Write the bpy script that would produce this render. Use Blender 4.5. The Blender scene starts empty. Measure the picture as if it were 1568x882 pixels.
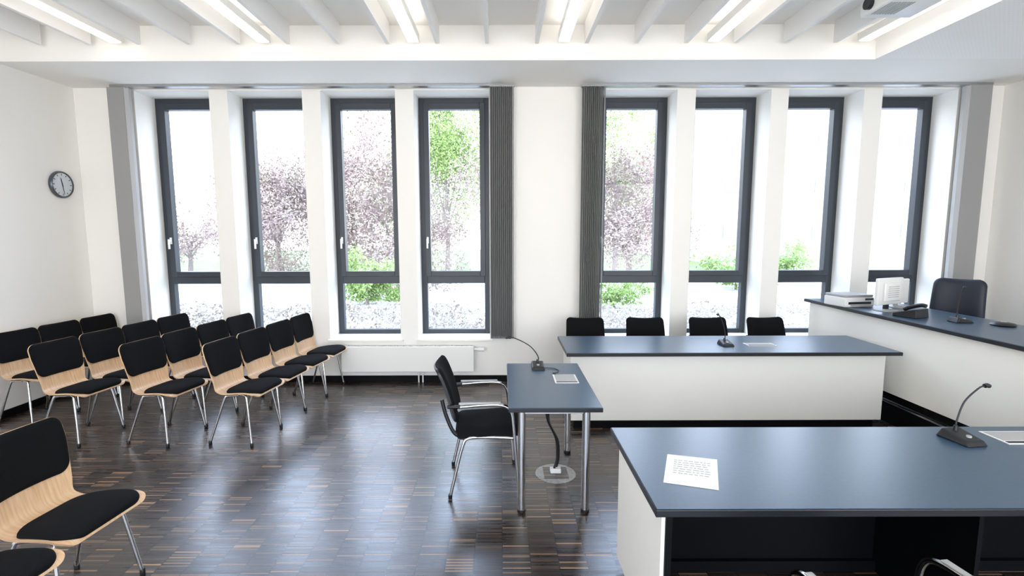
import bpy, math, random
from mathutils import Vector, Matrix
random.seed(7)
S = bpy.context.scene
COL = S.collection
# ------------------------------------------------------------------ materials
def mat(name, col, rough=0.5, metal=0.0, spec=0.5, noise=0.0, nscale=20, bump=0.0, bscale=200, coat=0.0, emit=None, es=0):
    m = bpy.data.materials.new(name); m.use_nodes = True
    nt = m.node_tree; b = nt.nodes['Principled BSDF']
    b.inputs['Base Color'].default_value = (*col, 1)
    b.inputs['Roughness'].default_value = rough
    b.inputs['Metallic'].default_value = metal
    b.inputs['Specular IOR Level'].default_value = spec
    b.inputs['Coat Weight'].default_value = coat
    if emit:
        b.inputs['Emission Color'].default_value = (*emit, 1)
        b.inputs['Emission Strength'].default_value = es
    tc = nt.nodes.new('ShaderNodeTexCoord')
    if noise > 0:
        n = nt.nodes.new('ShaderNodeTexNoise'); n.inputs['Scale'].default_value = nscale
        n.inputs['Detail'].default_value = 4
        nt.links.new(tc.outputs['Object'], n.inputs['Vector'])
        r = nt.nodes.new('ShaderNodeValToRGB')
        r.color_ramp.elements[0].position = .3; r.color_ramp.elements[1].position = .7
        r.color_ramp.elements[0].color = (*[c*(1-noise) for c in col], 1)
        r.color_ramp.elements[1].color = (*[min(1, c*(1+noise)) for c in col], 1)
        nt.links.new(n.outputs['Fac'], r.inputs['Fac'])
        nt.links.new(r.outputs['Color'], b.inputs['Base Color'])
    if bump > 0:
        n2 = nt.nodes.new('ShaderNodeTexNoise'); n2.inputs['Scale'].default_value = bscale
        nt.links.new(tc.outputs['Object'], n2.inputs['Vector'])
        bp = nt.nodes.new('ShaderNodeBump'); bp.inputs['Strength'].default_value = bump
        bp.inputs['Distance'].default_value = 0.002
        nt.links.new(n2.outputs['Fac'], bp.inputs['Height'])
        nt.links.new(bp.outputs['Normal'], b.inputs['Normal'])
    return m

M_wall = mat('wall_paint', (.87, .85, .81), .75, bump=.15, bscale=150)
M_ceil = mat('ceiling_paint', (.91, .89, .85), .8)
M_fin = mat('fin_white', (.90, .885, .86), .6)
M_frame = mat('window_frame_anthracite', (.030, .037, .048), .4)
M_gasket = mat('gasket', (.01, .01, .012), .6)
M_white = mat('white_laminate', (.88, .86, .80), .45)
M_black = mat('black_laminate', (.004, .004, .005), .5, spec=.1)
M_edge = mat('desk_edge_black', (.008, .009, .012), .35)
M_lino = mat('blue_linoleum', (.036, .078, .13), .30, noise=.08, nscale=60, bump=.1, bscale=400, spec=.8)
M_fab = mat('black_fabric', (.006, .0062, .0072), .9, spec=.12, noise=.3, nscale=300, bump=.4, bscale=500)
M_navy = mat('navy_leather', (.008, .012, .025), .5, bump=.2, bscale=200)
M_chrome = mat('chrome', (.62, .62, .63), .14, metal=1)
M_steel = mat('satin_steel', (.5, .5, .51), .3, metal=1)
M_plas = mat('black_plastic', (.010, .010, .012), .4)
M_plw = mat('white_plastic', (.8, .8, .78), .4)
M_plg = mat('grey_plastic', (.40, .40, .39), .5)
M_blindLit = mat('blind_lit', (.46, .455, .45), .8)  # outer blinds: same slats, lighter colour stands in for light on them
M_blindBacklit = mat('blind_backlit', (.27, .27, .27), .8)  # central blinds: same slats, backlit darkness put into the colour
M_rad = mat('radiator_enamel', (.84, .83, .80), .35)
M_lamp = mat('lamp_diffuser', (1, 1, 1), .5, emit=(1, .98, .95), es=2.5)
M_upfill = mat('ceiling_fill_glow', (1, 1, 1), .5, emit=(1, .95, .88), es=3.0)  # added glow with no visible source, brightens the ceiling
M_screen = mat('screen_dark', (.02, .03, .04), .15)
M_paper = mat('paper', (.9, .9, .9), .8)
M_ink = mat('ink', (.40, .40, .42), .8)
M_disc = mat('floor_box_metal', (.42, .40, .37), .45, metal=.6, noise=.2, nscale=40)

def wood_mat():
    m = bpy.data.materials.new('beech_plywood'); m.use_nodes = True
    nt = m.node_tree; b = nt.nodes['Principled BSDF']
    tc = nt.nodes.new('ShaderNodeTexCoord'); mp = nt.nodes.new('ShaderNodeMapping')
    mp.inputs['Scale'].default_value = (3, 40, 3)
    n = nt.nodes.new('ShaderNodeTexNoise'); n.inputs['Scale'].default_value = 2.0; n.inputs['Detail'].default_value = 6
    r = nt.nodes.new('ShaderNodeValToRGB')
    r.color_ramp.elements[0].color = (.60, .37, .20, 1); r.color_ramp.elements[0].position = .3
    r.color_ramp.elements[1].color = (.76, .53, .33, 1); r.color_ramp.elements[1].position = .7
    nt.links.new(tc.outputs['Object'], mp.inputs['Vector']); nt.links.new(mp.outputs[0], n.inputs['Vector'])
    nt.links.new(n.outputs['Fac'], r.inputs['Fac']); nt.links.new(r.outputs['Color'], b.inputs['Base Color'])
    b.inputs['Roughness'].default_value = .35
    return m
M_wood = wood_mat()

def floor_mat():
    m = bpy.data.materials.new('dark_industrial_parquet'); m.use_nodes = True
    nt = m.node_tree; b = nt.nodes['Principled BSDF']; L = nt.links.new
    tc = nt.nodes.new('ShaderNodeTexCoord')
    br = nt.nodes.new('ShaderNodeTexBrick')
    br.offset = 0.0; br.offset_frequency = 2; br.squash = 1
    br.inputs['Scale'].default_value = 1
    br.inputs['Brick Width'].default_value = .155
    br.inputs['Row Height'].default_value = .0119
    br.inputs['Mortar Size'].default_value = .0006
    br.inputs['Mortar Smooth'].default_value = .3
    br.inputs['Color1'].default_value = (0, 0, 0, 1); br.inputs['Color2'].default_value = (1, 1, 1, 1)
    br.inputs['Mortar'].default_value = (0.0, 0.0, 0.0, 1)
    L(tc.outputs['Object'], br.inputs['Vector'])
    r = nt.nodes.new('ShaderNodeValToRGB'); cr = r.color_ramp
    cr.elements[0].position = 0; cr.elements[0].color = (.012, .0075, .006, 1)
    cr.elements[1].position = 1; cr.elements[1].color = (.32, .18, .095, 1)
    e = cr.elements.new(.55); e.color = (.026, .0155, .012, 1)
    e = cr.elements.new(.86); e.color = (.055, .031, .021, 1)
    e = cr.elements.new(.93); e.color = (.20, .115, .06, 1)
    L(br.outputs['Color'], r.inputs['Fac'])
    # block tone
    b2 = nt.nodes.new('ShaderNodeTexBrick'); b2.offset = .0
    b2.inputs['Scale'].default_value = 1
    b2.inputs['Brick Width'].default_value = .155; b2.inputs['Row Height'].default_value = .1547
    b2.inputs['Mortar Size'].default_value = .0035
    b2.inputs['Color1'].default_value = (.65, .65, .65, 1); b2.inputs['Color2'].default_value = (1.35, 1.35, 1.35, 1)
    b2.inputs['Mortar'].default_value = (.25, .25, .25, 1)
    L(tc.outputs['Object'], b2.inputs['Vector'])
    mx = nt.nodes.new('ShaderNodeMix'); mx.data_type = 'RGBA'; mx.blend_type = 'MULTIPLY'; mx.inputs['Factor'].default_value = 1
    L(r.outputs['Color'], mx.inputs['A']); L(b2.outputs['Color'], mx.inputs['B'])
    L(mx.outputs['Result'], b.inputs['Base Color'])
    n = nt.nodes.new('ShaderNodeTexNoise'); n.inputs['Scale'].default_value = 3; n.inputs['Detail'].default_value = 5
    L(tc.outputs['Object'], n.inputs['Vector'])
    mr = nt.nodes.new('ShaderNodeMapRange'); mr.inputs['To Min'].default_value = .21; mr.inputs['To Max'].default_value = .31
    L(n.outputs['Fac'], mr.inputs['Value'])
    ma = nt.nodes.new('ShaderNodeMath'); ma.operation = 'MULTIPLY_ADD'; ma.inputs[1].default_value = .10
    L(br.outputs['Color'], ma.inputs[0]); L(mr.outputs['Result'], ma.inputs[2]); L(ma.outputs[0], b.inputs['Roughness'])
    bp = nt.nodes.new('ShaderNodeBump'); bp.inputs['Strength'].default_value = .25; bp.inputs['Distance'].default_value = .003
    L(b2.outputs['Fac'], bp.inputs['Height']); L(bp.outputs['Normal'], b.inputs['Normal'])
    bp.invert = True
    b.inputs['Specular IOR Level'].default_value = 1.0
    b.inputs['Coat Weight'].default_value = .3
    b.inputs['Coat Roughness'].default_value = .24
    return m
M_floor = floor_mat()

def perf_mat():
    m = bpy.data.materials.new('perforated_acoustic_panel'); m.use_nodes = True
    nt = m.node_tree; b = nt.nodes['Principled BSDF']; L = nt.links.new
    tc = nt.nodes.new('ShaderNodeTexCoord')
    br = nt.nodes.new('ShaderNodeTexVoronoi'); br.inputs['Scale'].default_value = 28; br.inputs['Randomness'].default_value = 0
    L(tc.outputs['Object'], br.inputs['Vector'])
    r = nt.nodes.new('ShaderNodeValToRGB')
    r.color_ramp.elements[0].position = .22; r.color_ramp.elements[0].color = (.50, .49, .48, 1)
    r.color_ramp.elements[1].position = .30; r.color_ramp.elements[1].color = (.93, .91, .88, 1)
    L(br.outputs['Distance'], r.inputs['Fac']); L(r.outputs['Color'], b.inputs['Base Color'])
    b.inputs['Roughness'].default_value = .8
    return m
M_perf = perf_mat()

def glass_mat():
    m = bpy.data.materials.new('window_glass'); m.use_nodes = True
    nt = m.node_tree; nt.nodes.clear()
    o = nt.nodes.new('ShaderNodeOutputMaterial'); t = nt.nodes.new('ShaderNodeBsdfTransparent')
    g = nt.nodes.new('ShaderNodeBsdfGlossy'); g.inputs['Roughness'].default_value = .02
    mx = nt.nodes.new('ShaderNodeMixShader'); mx.inputs[0].default_value = .012
    nt.links.new(t.outputs[0], mx.inputs[1]); nt.links.new(g.outputs[0], mx.inputs[2]); nt.links.new(mx.outputs[0], o.inputs[0])
    return m
M_glass = glass_mat()

# ------------------------------------------------------------------ geometry helpers
def link(ob, parent=None):
    COL.objects.link(ob)
    if parent: ob.parent = parent
    return ob
def empty(name, loc=(0, 0, 0), rz=0):
    e = bpy.data.objects.new(name, None); e.empty_display_size = .1
    e.location = loc; e.rotation_euler = (0, 0, rz); COL.objects.link(e); return e
def meshobj(name, verts, faces, m, parent=None, smooth=False, ang=40):
    me = bpy.data.meshes.new(name); me.from_pydata([tuple(v) for v in verts], [], faces); me.update()
    me.materials.append(m)
    if smooth:
        me.polygons.foreach_set('use_smooth', [True]*len(me.polygons))
        me.set_sharp_from_angle(angle=math.radians(ang))
    return link(bpy.data.objects.new(name, me), parent)
BF = [(0, 3, 2, 1), (4, 5, 6, 7), (0, 1, 5, 4), (1, 2, 6, 5), (2, 3, 7, 6), (3, 0, 4, 7)]
def bv(x0, x1, y0, y1, z0, z1):
    return [(x0, y0, z0), (x1, y0, z0), (x1, y1, z0), (x0, y1, z0), (x0, y0, z1), (x1, y0, z1), (x1, y1, z1), (x0, y1, z1)]
def box(name, x0, x1, y0, y1, z0, z1, m, parent=None, bevel=0, seg=2):
    ob = meshobj(name, bv(x0, x1, y0, y1, z0, z1), BF, m, parent)
    if bevel:
        md = ob.modifiers.new('bevel', 'BEVEL'); md.width = bevel; md.segments = seg
        if seg > 2:
            ob.data.polygons.foreach_set('use_smooth', [True]*6)
    return ob
def boxes(name, lst, m, parent=None, bevel=0):
    V = []; F = []
    for b in lst:
        n = len(V); V += bv(*b); F += [tuple(i+n for i in f) for f in BF]
    ob = meshobj(name, V, F, m, parent)
    if bevel:
        md = ob.modifiers.new('bevel', 'BEVEL'); md.width = bevel; md.segments = 2
    return ob
def catmull(pts, n=8):
    P = [Vector(p) for p in pts]
    if len(P) < 3: return P
    Q = [P[0]*2-P[1]] + P + [P[-1]*2-P[-2]]; out = []
    for i in range(1, len(Q)-2):
        for k in range(n):
            t = k/n; a, b, c, d = Q[i-1:i+3]
            out.append(.5*((2*b)+(-a+c)*t+(2*a-5*b+4*c-d)*t*t+(-a+3*b-3*c+d)*t**3))
    out.append(P[-1]); return out
def tube(name, pts, r, m, parent=None, smooth=True, seg=12, n=6, r2=None):
    P = catmull(pts, n) if smooth else [Vector(p) for p in pts]
    V = []; F = []
    t0 = (P[1]-P[0]).normalized()
    up = Vector((0, 0, 1)) if abs(t0.z) < .9 else Vector((1, 0, 0))
    a = t0.cross(up).normalized()
    for i, p in enumerate(P):
        if i == 0: t = P[1]-P[0]
        elif i == len(P)-1: t = P[-1]-P[-2]
        else: t = (P[i+1]-P[i]).normalized()+(P[i]-P[i-1]).normalized()
        t.normalize(); a = (a-t*a.dot(t)).normalized(); b = t.cross(a)
        rr = r if r2 is None else r+(r2-r)*i/(len(P)-1)
        for k in range(seg):
            th = 2*math.pi*k/seg; V.append(p+a*math.cos(th)*rr+b*math.sin(th)*rr)
    for i in range(len(P)-1):
        for k in range(seg):
            k2 = (k+1) % seg
            F.append((i*seg+k, i*seg+k2, (i+1)*seg+k2, (i+1)*seg+k))
    F.append(tuple(reversed(range(seg)))); F.append(tuple(range((len(P)-1)*seg, len(P)*seg)))
    return meshobj(name, V, F, m, parent, True)
def lathe(name, prof, m, parent=None, seg=32, loc=(0, 0, 0), axis='Z', sx=1, sy=1):
    V = []; F = []
    for (r, z) in prof:
        for k in range(seg):
            th = 2*math.pi*k/seg; v = Vector((r*math.cos(th)*sx, r*math.sin(th)*sy, z))
            if axis == 'X': v = Vector((v.z, v.x, v.y))
            if axis == 'Y': v = Vector((v.x, -v.z, v.y))
            V.append(v+Vector(loc))
    n = len(prof)
    for i in range(n-1):
        for k in range(seg):
            k2 = (k+1) % seg; F.append((i*seg+k, i*seg+k2, (i+1)*seg+k2, (i+1)*seg+k))
    F.append(tuple(reversed(range(seg)))); F.append(tuple(range((n-1)*seg, n*seg)))
    return meshobj(name, V, F, m, parent, True)
def dup(src, loc, rz, sc=1):
    e = empty(src.name.split('.')[0], loc, rz); e.scale = (sc, sc, sc)
    for c in src.children:
        d = c.copy(); COL.objects.link(d); d.parent = e
    return e
def resample(profile, k=400):
    P = catmull([(x, 0, z) for x, z in profile], 20)
    L = [0]
    for i in range(1, len(P)): L.append(L[-1]+(P[i]-P[i-1]).length)
    def at(t):
        s = max(0, min(1, t))*L[-1]
        for i in range(1, len(L)):
            if L[i] >= s:
                f = (s-L[i-1])/max(1e-9, L[i]-L[i-1]); p = P[i-1].lerp(P[i], f); tt = (P[i]-P[i-1]).normalized()
                return p, Vector((tt.z, 0, -tt.x))
        tt = (P[-1]-P[-2]).normalized(); return P[-1], Vector((tt.z, 0, -tt.x))
    return at, L[-1]
def shell(name, at, Ltot, s0, s1, W, r, off, th, curv, m, parent, n=40, mm=14, dome=False):
    V = []; F = []
    for side in (0, 1):
        for i in range(n+1):
            t = s0+(s1-s0)*(.5-.5*math.cos(math.pi*i/n)); p, N = at(t)
            p1, N1 = at(min(1, t+.02)); p0, N0 = at(max(0, t-.02)); N = (N+N0+N1).normalized()
            d = min(t-s0, s1-t)*Ltot; w = W(t)
            if d < r: w -= r-math.sqrt(max(0, r*r-(r-d)**2))
            u = 2*(t-s0)/(s1-s0)-1
            for j in range(mm+1):
                v = -math.cos(math.pi*j/mm) if dome else -1+2*j/mm
                e = 1
                if dome: e = max(0, (1-abs(v)**6)*(1-abs(u)**14))**.5
                h = off+curv(t)*v*v+(th*e if side else 0)
                V.append(Vector((p.x, v*w, p.z))+N*h)
    q = (n+1)*(mm+1); idx = lambda s, i, j: s*q+i*(mm+1)+j
    for i in range(n):
        for j in range(mm):
            F.append((idx(1, i, j), idx(1, i, j+1), idx(1, i+1, j+1), idx(1, i+1, j)))
            F.append((idx(0, i, j), idx(0, i+1, j), idx(0, i+1, j+1), idx(0, i, j+1)))
        F.append((idx(0, i, 0), idx(1, i, 0), idx(1, i+1, 0), idx(0, i+1, 0)))
        F.append((idx(0, i, mm), idx(0, i+1, mm), idx(1, i+1, mm), idx(1, i, mm)))
    for j in range(mm):
        F.append((idx(0, 0, j), idx(0, 0, j+1), idx(1, 0, j+1), idx(1, 0, j)))
        F.append((idx(0, n, j), idx(1, n, j), idx(1, n, j+1), idx(0, n, j+1)))
    return meshobj(name, V, F, m, parent, True, 50)

# ------------------------------------------------------------------ room shell
XL, XR, YW, YO, YB = -4.87, 5.73, 5.9, 6.34, -2.6
ZC, ZS, YF = 3.76, 3.438, 5.01
box('floor', XL-.2, XR+.2, YB-.2, YW+.44, -.12, 0, M_floor)
box('wall_left', XL-.2, XL, YB-.2, YO, 0, ZC+.2, M_wall)
box('wall_right', XR, XR+.2, YB-.2, YO, 0, ZC+.2, M_wall)
box('ceiling', XL-.2, XR+.2, YB-.2, YO, ZC, ZC+.2, M_ceil)
WX = [(-4.18, -3.33), (-3.12, -2.27), (-2.06, -1.21), (-1.0, -.14), (1.15, 2.01), (2.22, 3.08), (3.28, 4.14), (4.35, 5.21)]
ZB, ZT = .50, 3.405
lst = [(XL, XR, YW, YO, 0, ZB), (XL, XR, YW, YO, ZT, ZC)]
xs = [XL]+[v for w in WX for v in w]+[XR]
for i in range(0, len(xs), 2): lst.append((xs[i], xs[i+1], YW, YO, ZB, ZT))
boxes('wall_window_side', lst, M_wall)
# unseen rear wall behind the viewer; openings added to let in fill daylight
lst = [(XL, XR, YB-.2, YB, 0, .5), (XL, XR, YB-.2, YB, 3.2, ZC), (XL, -4.4, YB-.2, YB, .5, 3.2), (-1.4, -1.0, YB-.2, YB, .5, 3.2), (2.0, 2.4, YB-.2, YB, .5, 3.2), (5.3, XR, YB-.2, YB, .5, 3.2)]
boxes('wall_rear', lst, M_wall)
# soffit along window wall and lowered acoustic ceiling on the right
box('ceiling_soffit', XL, XR, YF, YW, ZS, ZC, M_ceil)
box('ceiling_acoustic_panel', 3.59, XR, YB, YF-.002, ZS, ZC, M_perf)
# curtain rails
box('trim_curtain_rail', -4.35, .15, 5.76, 5.84, ZS-.025, ZS-.001, M_steel)
box('trim_curtain_rail.001', .9, 5.47, 5.76, 5.84, ZS-.025, ZS-.001, M_steel)
# baseboards
box('baseboard_window_side', XL+.02, 3.6, YW-.015, YW-.0005, 0.0, .075, M_black)
box('baseboard_left', XL+.0005, XL+.015, YB, YW-.02, 0.0, .075, M_black)
# ceiling fins
fins = []
for k in range(-9, 8):
    x = -.13+.469*k
    fins.append((x-.018, x+.018, YB+.1, 4.94, 3.565, ZC-.001))
boxes('ceiling_fins', fins, M_fin)
for i, x in enumerate([-3.6, -2.22, -.82, .59, 1.99, 3.40]):
    e = empty('linear_ceiling_lamp')
    box('housing', x-.055, x+.055, YB+.3, 4.92, 3.573, 3.64, M_plw, e)
    box('diffuser', x-.047, x+.047, YB+.32, 4.90, 3.565, 3.573, M_lamp, e)
    box('added_upglow', x-.047, x+.047, YB+.32, 4.90, 3.6402, 3.645, M_upfill, e)  # emissive strip added on top of the housing to lift the ceiling
    tube('suspension_1', [(x, 4.2, 3.64), (x, 4.2, ZC)], .006, M_steel, e, False)
    tube('suspension_2', [(x, 0, 3.64), (x, 0, ZC)], .006, M_steel, e, False)

# ------------------------------------------------------------------ windows
def window(i, x0, x1):
    e = empty('window_%d' % i)
    y0, y1 = 6.24, 6.32
    zt, zb, T0, T1 = ZT, ZB, 1.16, 1.29
    a = .07
    fr = [(x0, x0+a, y0, y1, zb, zt), (x1-a, x1, y0, y1, zb, zt), (x0+a, x1-a, y0, y1, zt-a, zt), (x0+a, x1-a, y0, y1, zb, zb+.075), (x0+a, x1-a, y0, y1, T0, T1-.03)]
    boxes('outer_frame', fr, M_frame, e, .004)
    s = .065; X0, X1 = x0+a-.012, x1-a+.012; Z0, Z1 = T1-.04, zt-a+.012; ys = y0-.022
    boxes('sash_frame', [(X0, X0+s, ys, y1-.01, Z0, Z1), (X1-s, X1, ys, y1-.01, Z0, Z1), (X0+s, X1-s, ys, y1-.01, Z1-s-.01, Z1), (X0+s, X1-s, ys, y1-.01, Z0, Z0+s)], M_frame, e, .004)
    box('upper_glass', X0+s, X1-s, 6.275, 6.281, Z0+s, Z1-s-.01, M_glass, e)
    box('lower_glass', x0+a, x1-a, 6.275, 6.281, zb+.075, T0, M_glass, e)
    boxes('handle', [(X0+.018, X0+.042, ys-.012, ys, 1.66, 1.74), (X0+.02, X0+.04, ys-.045, ys-.01, 1.69, 1.71), (X0+.02, X0+.04, ys-.055, ys-.038, 1.60, 1.72)], M_plw, e, .003)
    box('sill_board', x0-.02, x1+.03, YW-.035, y0, ZB+.0005, ZB+.022, M_white, e, .003)
for i, (a, b) in enumerate(WX): window(i+1, a, b)

# vertical blinds (stacked slats)
def blind(x0, x1, zb, m, n=12, sgn=1):
    e = empty('vertical_blind')
    V = []; F = []
    for k in range(n):
        xc = x0+(x1-x0)*(k+.5)/n; w = .045; a = math.radians(74)
        dx, dy = math.cos(a)*w*sgn, math.sin(a)*w
        q = len(V)
        for s in (-1, 0, 1):
            cx = xc+dx*s*.9+(0.011*sgn if s == 0 else 0); cy = 5.80+dy*s
            for z in (zb, ZS-.028):
                V += [(cx-.0012, cy, z), (cx+.0012, cy, z)]
        for s in (0, 1):
            b = q+s*4
            F += [(b, b+4, b+6, b+2), (b+1, b+3, b+7, b+5), (b, b+1, b+5, b+4), (b+2, b+6, b+7, b+3)]
    meshobj('slats', V, F, m, e)
    box('bottom_weights', x0, x1, 5.775, 5.825, zb-.002, zb+.02, m, e)
    box('head_carrier', x0, x1, 5.77, 5.83, ZS-.032, ZS-.0255, M_steel, e)
blind(-4.38, -4.17, .55, M_blindLit, 9)
blind(-.125, .14, .555, M_blindBacklit)
blind(.905, 1.17, .555, M_blindBacklit)
blind(5.20, 5.46, .55, M_blindLit, sgn=-1)

# ------------------------------------------------------------------ radiator
e = empty('radiator')
box('panel', -1.9, -.33, 5.78, 5.815, .15, .455, M_rad, e, .006)
box('back_panel', -1.88, -.35, 5.86, 5.885, .17, .44, M_rad, e, .004)
boxes('top_grille', [(-1.9+.02*k*1.0, -1.9+.02*k+.012, 5.815, 5.885, .44, .452) for k in range(78)], M_rad, e)
boxes('wall_bracket', [(-1.6, -1.57, 5.815, 5.8985, .2, .4), (-.7, -.67, 5.815, 5.8985, .2, .4)], M_rad, e)
tube('valve', [(-.33, 5.83, .41), (-.28, 5.83, .41)], .016, M_plw, e, False)
tube('thermostat', [(-.28, 5.83, .41), (-.21, 5.83, .41)], .024, M_plw, e, False)
tube('pipe_1', [(-.95, 5.86, .17), (-.95, 5.86, 0.0)], .009, M_plw, e, False)
tube('pipe_2', [(-1.0, 5.86, .17), (-1.0, 5.86, 0.0)], .009, M_plw, e, False)

# ------------------------------------------------------------------ clock on left wall
e = empty('wall_clock', (XL+.001, 5.60, 2.33))
lathe('case', [(.14, 0), (.147, .01), (.147, .03), (.138, .042), (.128, .040), (.126, .03)], mat('clock_rim', (.09, .1, .12), .3, metal=.5), e, 48, axis='X')
lathe('dial', [(.128, .024), (.128, .031)], mat('clock_dial', (.62, .66, .7), .5), e, 48, axis='X')
tk = []
for k in range(12):
    a = k*math.pi/6; V = []
    c, s = math.cos(a), math.sin(a); L0 = .098; L1 = .118; w = .004
    tk.append([(.0325, s*L0+c*w, c*L0-s*w), (.0325, s*L1+c*w, c*L1-s*w), (.0325, s*L1-c*w, c*L1+s*w), (.0325, s*L0-c*w, c*L0+s*w)])
V = [v for t in tk for v in t]; meshobj('hour_marks', V, [tuple(range(i*4, i*4+4)) for i in range(12)], M_plas, e)
def hand(nm, ang, L, w, x):
    a = math.radians(ang); s, c = math.sin(a), math.cos(a)
    meshobj(nm, [(x, -s*.02+c*w, c*-.02-s*w), (x, s*L+c*w*.6, c*L-s*w*.6), (x, s*L-c*w*.6, c*L+s*w*.6), (x, -s*.02-c*w, -c*.02+s*w)], [(0, 1, 2, 3)], M_plas, e)
hand('hour_hand', -12, .075, .007, .034); hand('minute_hand', 172, .108, .005, .035)

# ------------------------------------------------------------------ audience chair
def audience_chair(loc, rz):
    e = empty('audience_chair', loc, rz)
    prof = [(.235, .425), (.215, .447), (.14, .457), (.04, .45), (-.06, .437), (-.13, .435), (-.175, .455), (-.197, .51), (-.212, .58), (-.235, .70), (-.272, .855)]
    at, L = resample(prof)
    def W(t):
        if t < .40: return .225-.03*(t/.40)**2
        if t < .55: return .195-.008*math.sin((t-.4)/.15*math.pi/2)
        return .187+.033*min(1, (t-.55)/.3)
    curv = lambda t: .0 if t < .4 else .03*min(1, (t-.4)/.2)
    shell('plywood_shell', at, L, 0, 1, W, .06, 0, .011, curv, M_wood, e, 60, 14)
    shell('seat_pad', at, L, .012, .41, lambda t: W(t)-.008, .09, .011, .026, lambda t: .0, M_fab, e, 30, 16, True)
    shell('back_pad', at, L, .655, .998, lambda t: W(t)-.001, .055, .0105, .02, curv, M_fab, e, 26, 16, True)
    for s, n in ((1, 'left'), (-1, 'right')):
        tube('leg_front_'+n, [(.17, s*.215, .008), (.165, s*.21, .05), (.12, s*.175, .38), (.10, s*.165, .425), (.04, s*.16, .432)], .0105, M_chrome, e)
        tube('leg_rear_'+n, [(-.215, s*.215, .008), (-.205, s*.21, .05), (-.09, s*.175, .38), (-.06, s*.165, .415), (.04, s*.16, .424)], .0105, M_chrome, e)
        lathe('foot_front_'+n, [(.012, 0), (.014, .004), (.014, .03), (.012, .034)], M_plas, e, 12, (.17, s*.215, 0))
        lathe('foot_rear_'+n, [(.012, 0), (.014, .004), (.014, .03), (.012, .034)], M_plas, e, 12, (-.215, s*.215, 0))
    tube('cross_tube_front', [(.10, -.165, .425), (.10, .165, .425)], .010, M_chrome, e, False)
    tube('cross_tube_rear', [(-.06, -.165, .413), (-.06, .165, .413)], .010, M_chrome, e, False)
    return e
RZ = math.radians(-8)
ch0 = audience_chair((-2.25, 4.28, 0), RZ)
for row, (ox, ks) in enumerate([(0, [1, 2, 3]), (-.70, [0, 1, 2, 3]), (-1.46, [0, 1, 2, 3]), (-2.31, [1, 2, 3])]):
    for k in ks:
        dup(ch0, (-2.25+ox+.057*k, 4.28+.44*k, 0), RZ+math.radians(random.uniform(-2, 2)))
dup(ch0, (-2.10, 2.27, 0), math.radians(-6)); dup(ch0, (-2.10, 1.79, 0), math.radians(-8))

# ------------------------------------------------------------------ visitor armchair
def armchair(loc, rz):
    e = empty('conference_armchair', loc, rz)
    prof = [(.26, .43), (.24, .455), (.15, .462), (0, .455), (-.15, .45), (-.2, .45)]
    at, L = resample(prof)
    shell('seat_cushion', at, L, 0, 1, lambda t: .235, .06, -.03, .05, lambda t: 0, M_fab, e, 24, 18, True)
    shell('seat_base', at, L, .05, .97, lambda t: .215, .05, -.05, .022, lambda t: 0, M_plas, e, 12, 8)
    pb = [(-.215, .50), (-.235, .58), (-.265, .70), (-.305, .81), (-.34, .875)]
    at2, L2 = resample(pb)
    shell('back_cushion', at2, L2, 0, 1, lambda t: .225-.012*abs(t-.4), .05, 0, .035, lambda t: .035, M_fab, e, 24, 18, True)
    shell('back_shell', at2, L2, .01, .99, lambda t: .222-.012*abs(t-.4), .05, -.014, .015, lambda t: .035, M_plas, e, 18, 12)
    for s, n in ((1, 'left'), (-1, 'right')):
        tube('arm_frame_'+n, [(.235, s*.255, .01), (.22, s*.255, .2), (.195, s*.255, .5), (.175, s*.255, .61), (.12, s*.255, .65), (0, s*.255, .655), (-.16, s*.255, .645)], .012, M_chrome, e)
        tube('arm_joint_'+n, [(-.16, s*.255, .645), (-.245, s*.235, .64)], .012, M_plas, e, False)
        box('armrest_pad_'+n, -.17, .11, s*.255-.014, s*.255+.014, .664, .672, M_plg, e, .003, 3)
        tube('rear_leg_'+n, [(-.235, s*.245, .01), (-.215, s*.245, .1), (-.15, s*.24, .36), (-.11, s*.23, .415), (.0, s*.225, .42), (.20, s*.25, .42)], .011, M_chrome, e)
        tube('back_support_'+n, [(-.13, s*.19, .42), (-.20, s*.20, .44), (-.255, s*.2, .56), (-.285, s*.2, .68)], .013, M_plas, e)
        lathe('foot_front_'+n, [(.013, 0), (.015, .03)], M_plas, e, 12, (.235, s*.255, 0))
        lathe('foot_rear_'+n, [(.013, 0), (.015, .03)], M_plas, e, 12, (-.235, s*.245, 0))
    return e
ac = armchair((-.13, 3.47, 0), math.radians(3))
dup(ac, (1.285, 1.47, 0), math.radians(97))
for x in (.92, 1.59, 2.30, 2.95):
    dup(ac, (x, 5.23, 0), math.radians(-90+random.uniform(-3, 3)), .95)

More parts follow.
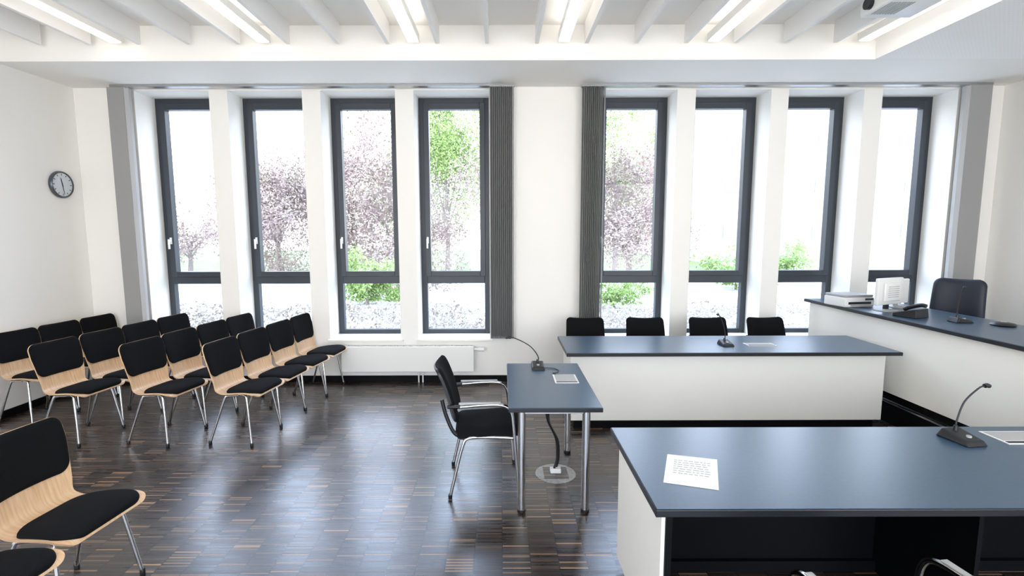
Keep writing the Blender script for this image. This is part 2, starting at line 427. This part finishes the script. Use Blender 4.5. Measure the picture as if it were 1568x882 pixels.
# ------------------------------------------------------------------ gooseneck microphone
def mic(loc, rz, reach, h, sc=1):
    e = empty('gooseneck_microphone', loc, rz)
    V = bv(-.055*sc, .055*sc, -.075*sc, .075*sc, 0, .03*sc); V[4] = (-.045*sc, -.06*sc, .022*sc); V[5] = (.045*sc, -.06*sc, .022*sc); V[6] = (.045*sc, .055*sc, .045*sc); V[7] = (-.045*sc, .055*sc, .045*sc)
    ob = meshobj('base', V, BF, M_plas, e); md = ob.modifiers.new('bevel', 'BEVEL'); md.width = .008; md.segments = 3
    lathe('button', [(.011, .028*sc), (.011, .036*sc)], M_plg, e, 16, (0, -.03*sc, 0))
    tube('gooseneck', [(0, .03*sc, .03*sc), (.004, .03*sc, h*.35), (reach*.25, .03*sc, h*.7), (reach*.7, .025*sc, h*.95), (reach*.9, .02*sc, h)], .0042, M_plas, e)
    lathe('socket', [(.012, .03*sc), (.009, .06*sc)], M_plas, e, 16, (0, .03*sc, 0))
    tube('capsule', [(reach*.88, .02*sc, h-.001), (reach*.96, .02*sc, h+.003), (reach*1.06, .02*sc, h-.002)], .011, M_plas, e)
    return e

# ------------------------------------------------------------------ witness table
e = empty('witness_table')
box('table_top_core', .04, .62, 2.95, 4.0, .700, .727, M_edge, e, .003)
box('table_top_surface', .045, .615, 2.955, 3.995, .7275, .7295, M_lino, e)
for i, (x, y) in enumerate([(.125, 3.05), (.535, 3.05), (.125, 3.92), (.535, 3.92)]):
    tube('leg_%d' % (i+1), [(x, y, .02), (x, y, .70)], .025, M_chrome, e, False, 24)
    lathe('leveller_%d' % (i+1), [(.024, 0), (.028, .004), (.028, .02), (.02, .028)], M_plas, e, 20, (x, y, 0))
boxes('under_frame', [(.125, .535, 3.04, 3.06, .66, .70), (.125, .535, 3.91, 3.93, .66, .70), (.115, .135, 3.05, 3.92, .66, .70), (.525, .545, 3.05, 3.92, .66, .70)], M_steel, e)
box('cable_box', .38, .55, 3.42, 3.66, .67, .699, M_black, e)
tube('power_cable_1', [(.42, 3.52, .67), (.34, 3.5, .60), (.33, 3.52, .45), (.40, 3.55, .28), (.41, 3.56, .12), (.39, 3.56, .045)], .009, M_plas, e)
tube('power_cable_2', [(.44, 3.54, .67), (.36, 3.52, .58), (.345, 3.54, .42), (.415, 3.57, .26), (.425, 3.58, .12), (.41, 3.58, .045)], .007, M_plas, e)
def insert(x0, x1, y0, y1, z):
    e = empty('table_socket_panel')
    box('frame', x0, x1, y0, y1, z, z+.004, M_plw, e, .001)
    box('slot', x0+.01, x1-.01, y0+.01, y0+.03, z+.004, z+.0055, M_plas, e)
    box('lid', x0+.012, x1-.012, y0+.04, y1-.01, z+.004, z+.006, M_plg, e, .001)
insert(.38, .55, 3.45, 3.66, .7297)
mt = mic((.285, 3.86, .730), 0, -.24, .24)
tube('connection_cable', [(.045, -.03, .008), (.115, -.03, .0045), (.155, -.09, .0045), (.13, -.15, .0045), (.10, -.17, .0045), (.12, -.196, .0045)], .003, M_plas, mt)
e = empty('floor_socket_box', (.40, 3.56, 0))
lathe('cover', [(.150, 0), (.150, .004), (.140, .007), (.13, .007)], M_disc, e, 48)
box('inlay', -.09, .09, -.09, .09, .007, .009, M_floor, e)
box('plug', -.04, .04, -.02, .03, .0092, .045, M_plw, e, .006)

# ------------------------------------------------------------------ party desk (middle)
e = empty('courtroom_desk')
box('top_core', .565, 3.49, 4.25, 4.97, .718, .748, M_edge, e, .003)
box('top_surface', .57, 3.485, 4.255, 4.965, .7485, .7505, M_lino, e)
box('front_panel', .62, 3.46, 4.40, 4.42, .085, .718, M_white, e, .002)
box('side_panel_left', .62, .64, 4.42, 4.90, .085, .718, M_white, e, .002)
box('side_panel_right', 3.44, 3.46, 4.42, 4.90, .085, .718, M_white, e, .002)
boxes('plinth', [(.66, 3.42, 4.44, 4.46, 0, .085), (.66, .68, 4.46, 4.86, 0, .085), (3.40, 3.42, 4.46, 4.86, 0, .085)], M_black, e)
boxes('shadow_gap', [(.63, 3.45, 4.41, 4.43, .70, .719)], M_black, e)
mic((2.08, 4.55, .751), 0, -.08, .28)
insert(2.27, 2.53, 4.50, 4.62, .751)

# ------------------------------------------------------------------ near desk
e = empty('courtroom_desk')
box('top_core', .585, 3.42, 1.79, 2.595, .718, .748, M_edge, e, .003)
box('top_surface', .59, 3.415, 1.795, 2.59, .7485, .7505, M_lino, e)
box('side_panel_outer', .62, .635, 1.83, 2.53, .06, .718, M_white, e, .001)
box('side_panel_inner', .635, .66, 1.82, 2.51, .06, .718, M_black, e, .001)
box('modesty_panel_outer', .635, 3.38, 2.515, 2.53, .06, .718, M_white, e, .001)
box('modesty_panel_inner', .66, 3.36, 2.495, 2.512, .06, .718, M_black, e)
box('side_panel_right', 3.36, 3.38, 1.82, 2.51, .06, .718, M_black, e)
box('divider', 1.98, 2.0, 1.95, 2.495, .06, .718, M_black, e)
boxes('plinth', [(.65, 3.36, 2.47, 2.495, 0, .06), (.65, .67, 1.84, 2.47, 0, .06), (3.34, 3.36, 1.84, 2.47, 0, .06), (1.98, 2.0, 1.97, 2.47, 0, .06)], M_black, e)
mic((2.31, 2.41, .751), math.radians(8), .15, .27, 1.1)
insert(2.50, 2.86, 2.36, 2.52, .751)
e = empty('notice_sheet')
C = [Vector((.678, 1.995, .7515)), Vector((.883, 1.93, .7515)), Vector((.994, 2.205, .7515)), Vector((.783, 2.262, .7515))]
me = meshobj('sheet', [c for c in C]+[c+Vector((0, 0, .0008)) for c in C], BF, M_paper, e)
V = []; F = []
rs = random.Random(3)
for k in range(7):
    f0 = .80-.075*k; x = .15
    while x < .82:
        w = rs.uniform(.04, .12); q = len(V)
        for (uu, vv) in ((x, f0), (min(x+w, .86), f0), (min(x+w, .86), f0+.022), (x, f0+.022)):
            p = (C[0].lerp(C[1], uu)).lerp(C[3].lerp(C[2], uu), vv); V.append((p.x, p.y, .7528))
        F.append((q, q+1, q+2, q+3)); x += w+.025
meshobj('printed_text', V, F, M_ink, e)

# ------------------------------------------------------------------ podium and judge bench
box('floor_podium', 3.64, XR-.001, 1.0, YW-.001, 0.0005, .19, M_black)
box('trim_podium_edge', 3.632, 3.66, 1.0, YW-.02, .19, .205, M_steel)
e = empty('judge_bench')
box('top_core', 3.53, 4.32, 1.4, 5.78, .985, 1.018, M_edge, e, .003)
box('top_surface', 3.535, 4.315, 1.405, 5.775, 1.0185, 1.0205, M_lino, e)
box('front_panel', 3.58, 3.60, 1.45, 5.74, .31, .985, M_white, e, .001)
box('end_panel_far', 3.60, 4.2, 5.72, 5.74, .206, .985, M_white, e, .001)
box('end_panel_near', 3.60, 4.2, 1.45, 1.47, .206, .985, M_white, e, .001)
box('plinth', 3.67, 3.70, 1.5, 5.72, .206, .985, M_black, e)
# printer
e = empty('desktop_printer', (3.66, 5.22, 1.021), math.radians(8))
box('body', -.17, .17, -.14, .14, 0.0, .10, M_plw, e, .012, 3)
box('lid', -.165, .165, -.13, .135, .1005, .125, M_plg, e, .008, 3)
box('paper_slot', -.13, .13, -.142, -.138, .03, .055, M_plas, e)
box('output_tray', -.11, .11, -.19, -.142, .018, .026, M_plg, e, .002)
box('control_panel', .06, .15, -.143, -.139, .07, .09, M_screen, e)
# monitor (seen from behind)
e = empty('computer_monitor', (3.77, 4.85, 1.021), math.radians(22))
lathe('stand_foot', [(.10, 0), (.10, .008), (.06, .018)], M_plg, e, 32)
box('stand_neck', -.025, .025, -.015, .015, .015, .14, M_plas, e, .004)
box('housing', -.19, .19, -.035, -.0, .065, .325, M_plw, e, .01, 3)
box('rear_bulge', -.12, .12, -.06, -.034, .10, .28, M_plw, e, .012, 3)
box('screen', -.175, .175, 0.0, .003, .08, .31, M_screen, e)
boxes('vent_slots', [(-.08, .08, -.0615, -.0598, .14+.02*k, .146+.02*k) for k in range(6)], M_plg, e)
e = empty('computer_monitor', (4.06, 5.10, 1.021), math.radians(20))
lathe('stand_foot', [(.09, 0), (.09, .008), (.05, .018)], M_plg, e, 32)
box('stand_neck', -.02, .02, -.015, .015, .015, .14, M_plg, e, .004)
box('housing', -.15, .15, -.03, 0, .04, .29, M_plw, e, .01, 3)
box('screen', -.135, .135, 0.0, .003, .055, .275, M_screen, e)
# desk phone
e = empty('desk_phone', (3.73, 4.50, 1.021), math.radians(200))
V = bv(-.09, .09, -.1, .1, 0, .03); V[6] = (.085, .09, .085); V[7] = (-.085, .09, .085)
o = meshobj('body', V, BF, M_plas, e); md = o.modifiers.new('bevel', 'BEVEL'); md.width = .006; md.segments = 2
tube('handset', [(-.06, -.09, .05), (-.062, -.05, .075), (-.062, .04, .108), (-.06, .085, .105)], .018, M_plas, e)
mic((3.93, 4.22, 1.021), math.radians(90), -.03, .30)
e = empty('conference_speaker', (4.14, 4.06, 1.021))
lathe('body', [(.075, 0), (.085, .008), (.07, .022), (.03, .03)], M_plas, e, 32)
lathe('button', [(.02, .03), (.018, .034)], M_plg, e, 16)

# ------------------------------------------------------------------ judge chair
e = empty('office_swivel_chair', (4.46, 4.90, .19), math.radians(216))
for k in range(5):
    a = k*2*math.pi/5+.3; c, s = math.cos(a), math.sin(a)
    tube('base_arm_%d' % (k+1), [(c*.03, s*.03, .10), (c*.16, s*.16, .09), (c*.29, s*.29, .065)], .022, M_chrome, e, r2=.013)
    tube('castor_%d' % (k+1), [(c*.29-s*.02, s*.29+c*.02, .028), (c*.29+s*.02, s*.29-c*.02, .028)], .028, M_plas, e, False, 20)
    tube('castor_stem_%d' % (k+1), [(c*.29, s*.29, .028), (c*.29, s*.29, .07)], .007, M_plas, e, False)
tube('gas_lift', [(0, 0, .09), (0, 0, .44)], .026, M_plas, e, False)
at, L = resample([(.26, .46), (.24, .49), (.12, .50), (0, .49), (-.18, .485), (-.22, .49)])
shell('seat', at, L, 0, 1, lambda t: .24, .07, -.05, .09, lambda t: 0.01, M_navy, e, 24, 18, True)
at, L = resample([(-.22, .52), (-.235, .62), (-.235, .78), (-.25, .95), (-.28, 1.12)])
shell('backrest', at, L, 0, 1, lambda t: .225-.02*t, .07, 0, .06, lambda t: .04, M_navy, e, 24, 18, True)
shell('backrest_shell', at, L, .02, .98, lambda t: .22-.02*t, .07, -.016, .017, lambda t: .04, M_plas, e, 18, 12)
tube('back_bracket', [(-.05, 0, .44), (-.2, 0, .44), (-.262, 0, .52), (-.262, 0, .70)], .022, M_plas, e)
for s, n in ((1, 'left'), (-1, 'right')):
    tube('arm_support_'+n, [(0, s*.22, .44), (0, s*.30, .45), (0, s*.31, .55), (0, s*.30, .68)], .013, M_chrome, e)
    box('arm_pad_'+n, -.14, .12, s*.30-.03, s*.30+.03, .68, .705, M_plas, e, .01, 3)

# ------------------------------------------------------------------ projector
e = empty('ceiling_projector', (2.90, 3.82, 0))
box('housing', -.19, .19, -.16, .16, 3.395, 3.505, M_plw, e, .015, 3)
boxes('vents', [(-.16+.02*k, -.152+.02*k, -.12, .08, 3.392, 3.3955) for k in range(9)], M_plg, e)
box('front_bezel', -.17, .17, -.172, -.158, 3.415, 3.495, M_plas, e, .004)
tube('lens', [(-.19, .05, 3.455), (-.22, .05, 3.455)], .04, M_plas, e, False, 24)
tube('ceiling_pole', [(0, 0, 3.505), (0, 0, ZC)], .02, M_plw, e, False)
box('mount_plate', -.06, .06, -.06, .06, 3.506, 3.52, M_steel, e)

# ------------------------------------------------------------------ exterior
def leafmat(name, c1, c2):
    m = mat(name, c1, .8, spec=.1)
    nt = m.node_tree; b = nt.nodes['Principled BSDF']
    tc = nt.nodes['Texture Coordinate']
    n = nt.nodes.new('ShaderNodeTexNoise'); n.inputs['Scale'].default_value = 1.5
    r = nt.nodes.new('ShaderNodeValToRGB'); r.color_ramp.elements[0].color = (*c1, 1); r.color_ramp.elements[1].color = (*c2, 1)
    r.color_ramp.elements[0].position = .35; r.color_ramp.elements[1].position = .65
    nt.links.new(tc.outputs['Object'], n.inputs['Vector']); nt.links.new(n.outputs['Fac'], r.inputs['Fac'])
    nt.links.new(r.outputs['Color'], b.inputs['Base Color']); return m
M_pink = leafmat('blossom_leaves', (.26, .185, .185), (.32, .275, .22))
M_green = leafmat('green_leaves', (.23, .33, .10), (.29, .39, .15))
M_bark = mat('bark', (.20, .17, .15), .9, noise=.3)
M_grass = leafmat('lawn_grass', (.12, .17, .06), (.17, .20, .10))
M_cover = leafmat('ground_cover', (.22, .175, .145), (.29, .27, .22))
M_path = mat('pale_gravel', (.50, .49, .46), .9, noise=.2, nscale=.8)
box('ground_gravel', -60, 60, YO+.05, 60, -.5, -.3, M_path)
box('lawn', -60, 13.5, 27, 58, -.2999, -.27, M_grass)
def foliage(name, parent, c, rad, n, ls, m, seed):
    rn = random.Random(seed); V = []; F = []
    cl = [(Vector((rn.gauss(0, .45), rn.gauss(0, .5), rn.gauss(0, .42))), rn.uniform(.28, .55)) for _ in range(22)]
    for _ in range(n):
        cc, cr = rn.choice(cl)
        d = Vector((rn.gauss(0, 1), rn.gauss(0, 1), rn.gauss(0, 1))).normalized()*cr*rn.random()**.45
        p = cc+d; p = Vector((p.x*rad[0], p.y*rad[1], p.z*rad[2]))+Vector(c)
        if p.z < -.2: continue
        a = Vector((rn.gauss(0, 1), rn.gauss(0, 1), rn.gauss(0, 1))).normalized(); b = a.orthogonal().normalized()
        s = ls*rn.uniform(.6, 1.3); q = len(V)
        V += [p-a*s, p-b*s*.5, p+a*s, p+b*s*.5]; F.append((q, q+1, q+2, q+3))
    meshobj(name, V, F, m, parent)
def tree(name, x, y, zc, rad, n, ls, m, seed):
    e = empty(name)
    rn = random.Random(seed+50)
    tube('trunk', [(x, y, -.3), (x+.05, y, zc*.4), (x-.05, y, zc)], .13, M_bark, e, r2=.06)
    for k in range(9):
        a = rn.uniform(0, 6.28); r = rn.uniform(.5, .9)
        tube('branch_%d' % (k+1), [(x, y, zc*.3+.1*k), (x+math.cos(a)*rad[0]*r*.4, y+math.sin(a)*rad[1]*r*.4, zc*.7+.1*k), (x+math.cos(a)*rad[0]*r, y+math.sin(a)*rad[1]*r, zc+rad[2]*rn.uniform(0, .7))], .045, M_bark, e, r2=.012, seg=6)
    foliage('foliage', e, (x, y, zc), rad, n, ls, m, seed)
tree('plum_tree', -9.4, 21, 2.9, (2.3, 2.0, 2.8), 24000, .06, M_pink, 1)
tree('plum_tree', -3.6, 17.5, 2.6, (3.0, 1.8, 2.3), 30000, .055, M_pink, 2)
tree('green_tree', -2.6, 24, 5.0, (2.8, 1.6, 4.0), 24000, .075, M_green, 3)
tree('plum_tree', 4.3, 17, 2.5, (1.7, 1.7, 2.1), 18000, .055, M_pink, 4)
tree('green_tree', 5.2, 23, 4.2, (2.0, 1.6, 3.0), 12000, .07, M_green, 5)
tree('plum_tree', -15.6, 25, 1.5, (1.8, 1.4, 1.3), 3500, .07, M_pink, 6)
def bush(name, x, y, rad, n, m, seed, ls=.07):
    e = empty(name); foliage('foliage', e, (x, y, rad[2]*.6-.3), rad, n, ls, m, seed)
    tube('stems', [(x, y, -.3), (x, y, rad[2]*.5)], .05, M_bark, e, False)
bush('green_shrub', -3.9, 14.4, (.8, .4, .9), 6000, M_green, 11, .05)
bush('green_shrub', 13, 24, (1.8, 1.2, 1.2), 5000, M_green, 12, .07)
bush('green_shrub', 8.5, 18, (1.2, 1.0, 1.0), 3000, M_green, 13, .07)
bush('green_shrub', 3.1, 13.6, (1.1, .3, .5), 3000, M_green, 14, .05)
# low ground-cover planting near the windows
e = empty('ground_cover_planting')
rn = random.Random(21); V = []; F = []
for _ in range(40000):
    x = rn.uniform(-16, 14); y = rn.uniform(8.2, 12.8)
    if math.sin(x*1.3+y*.9)+math.sin(x*.7-y*1.9+2) < -.3 and rn.random() < .7: continue
    p = Vector((x, y, rn.uniform(-.3, .05))); a = Vector((rn.gauss(0, 1), rn.gauss(0, 1), rn.gauss(0, .6))).normalized(); b = a.orthogonal().normalized(); s = rn.uniform(.02, .06); q = len(V)
    V += [p-a*s, p-b*s*.5, p+a*s, p+b*s*.5]; F.append((q, q+1, q+2, q+3))
meshobj('leaves', V, F, M_cover, e)
# neighbouring building
M_fac = mat('white_render', (.34, .34, .335), .8); M_bwin = mat('far_window', (.26, .27, .27), .5)
e = empty('neighbour_building')
box('block', 14, 34, 34, 44, -.3, 11, M_fac, e)
boxes('windows', [(15+3*i, 16.3+3*i, 33.95, 34.0, 1.4+3*j, 2.2+3*j) for i in range(6) for j in range(3)], M_bwin, e)

# ------------------------------------------------------------------ world, camera
w = bpy.data.worlds.new('overcast_sky'); S.world = w; w.use_nodes = True
nt = w.node_tree; bg = nt.nodes['Background']; bg.inputs['Strength'].default_value = 6.2
tc = nt.nodes.new('ShaderNodeTexCoord'); sp = nt.nodes.new('ShaderNodeSeparateXYZ'); rp = nt.nodes.new('ShaderNodeValToRGB')
rp.color_ramp.elements[0].position = .02; rp.color_ramp.elements[0].color = (1.0, 1.0, .99, 1)
rp.color_ramp.elements[1].position = .55; rp.color_ramp.elements[1].color = (.68, .87, 1.2, 1)
nt.links.new(tc.outputs['Generated'], sp.inputs[0]); nt.links.new(sp.outputs['Z'], rp.inputs['Fac']); nt.links.new(rp.outputs['Color'], bg.inputs['Color'])
cam = bpy.data.cameras.new('camera'); cam.sensor_width = 36; cam.lens = 17.56; cam.shift_x = .0102; cam.clip_start = .05; cam.clip_end = 300
co = bpy.data.objects.new('camera', cam); co.location = (0, 0, 1.8)
co.rotation_mode = 'XYZ'
co.rotation_euler = (Matrix.Rotation(math.radians(90-6.41), 3, 'X') @ Matrix.Rotation(math.radians(-.15), 3, 'Z')).to_euler()
COL.objects.link(co); S.camera = co
S.view_settings.view_transform = 'Standard'
S.view_settings.exposure = 0.22
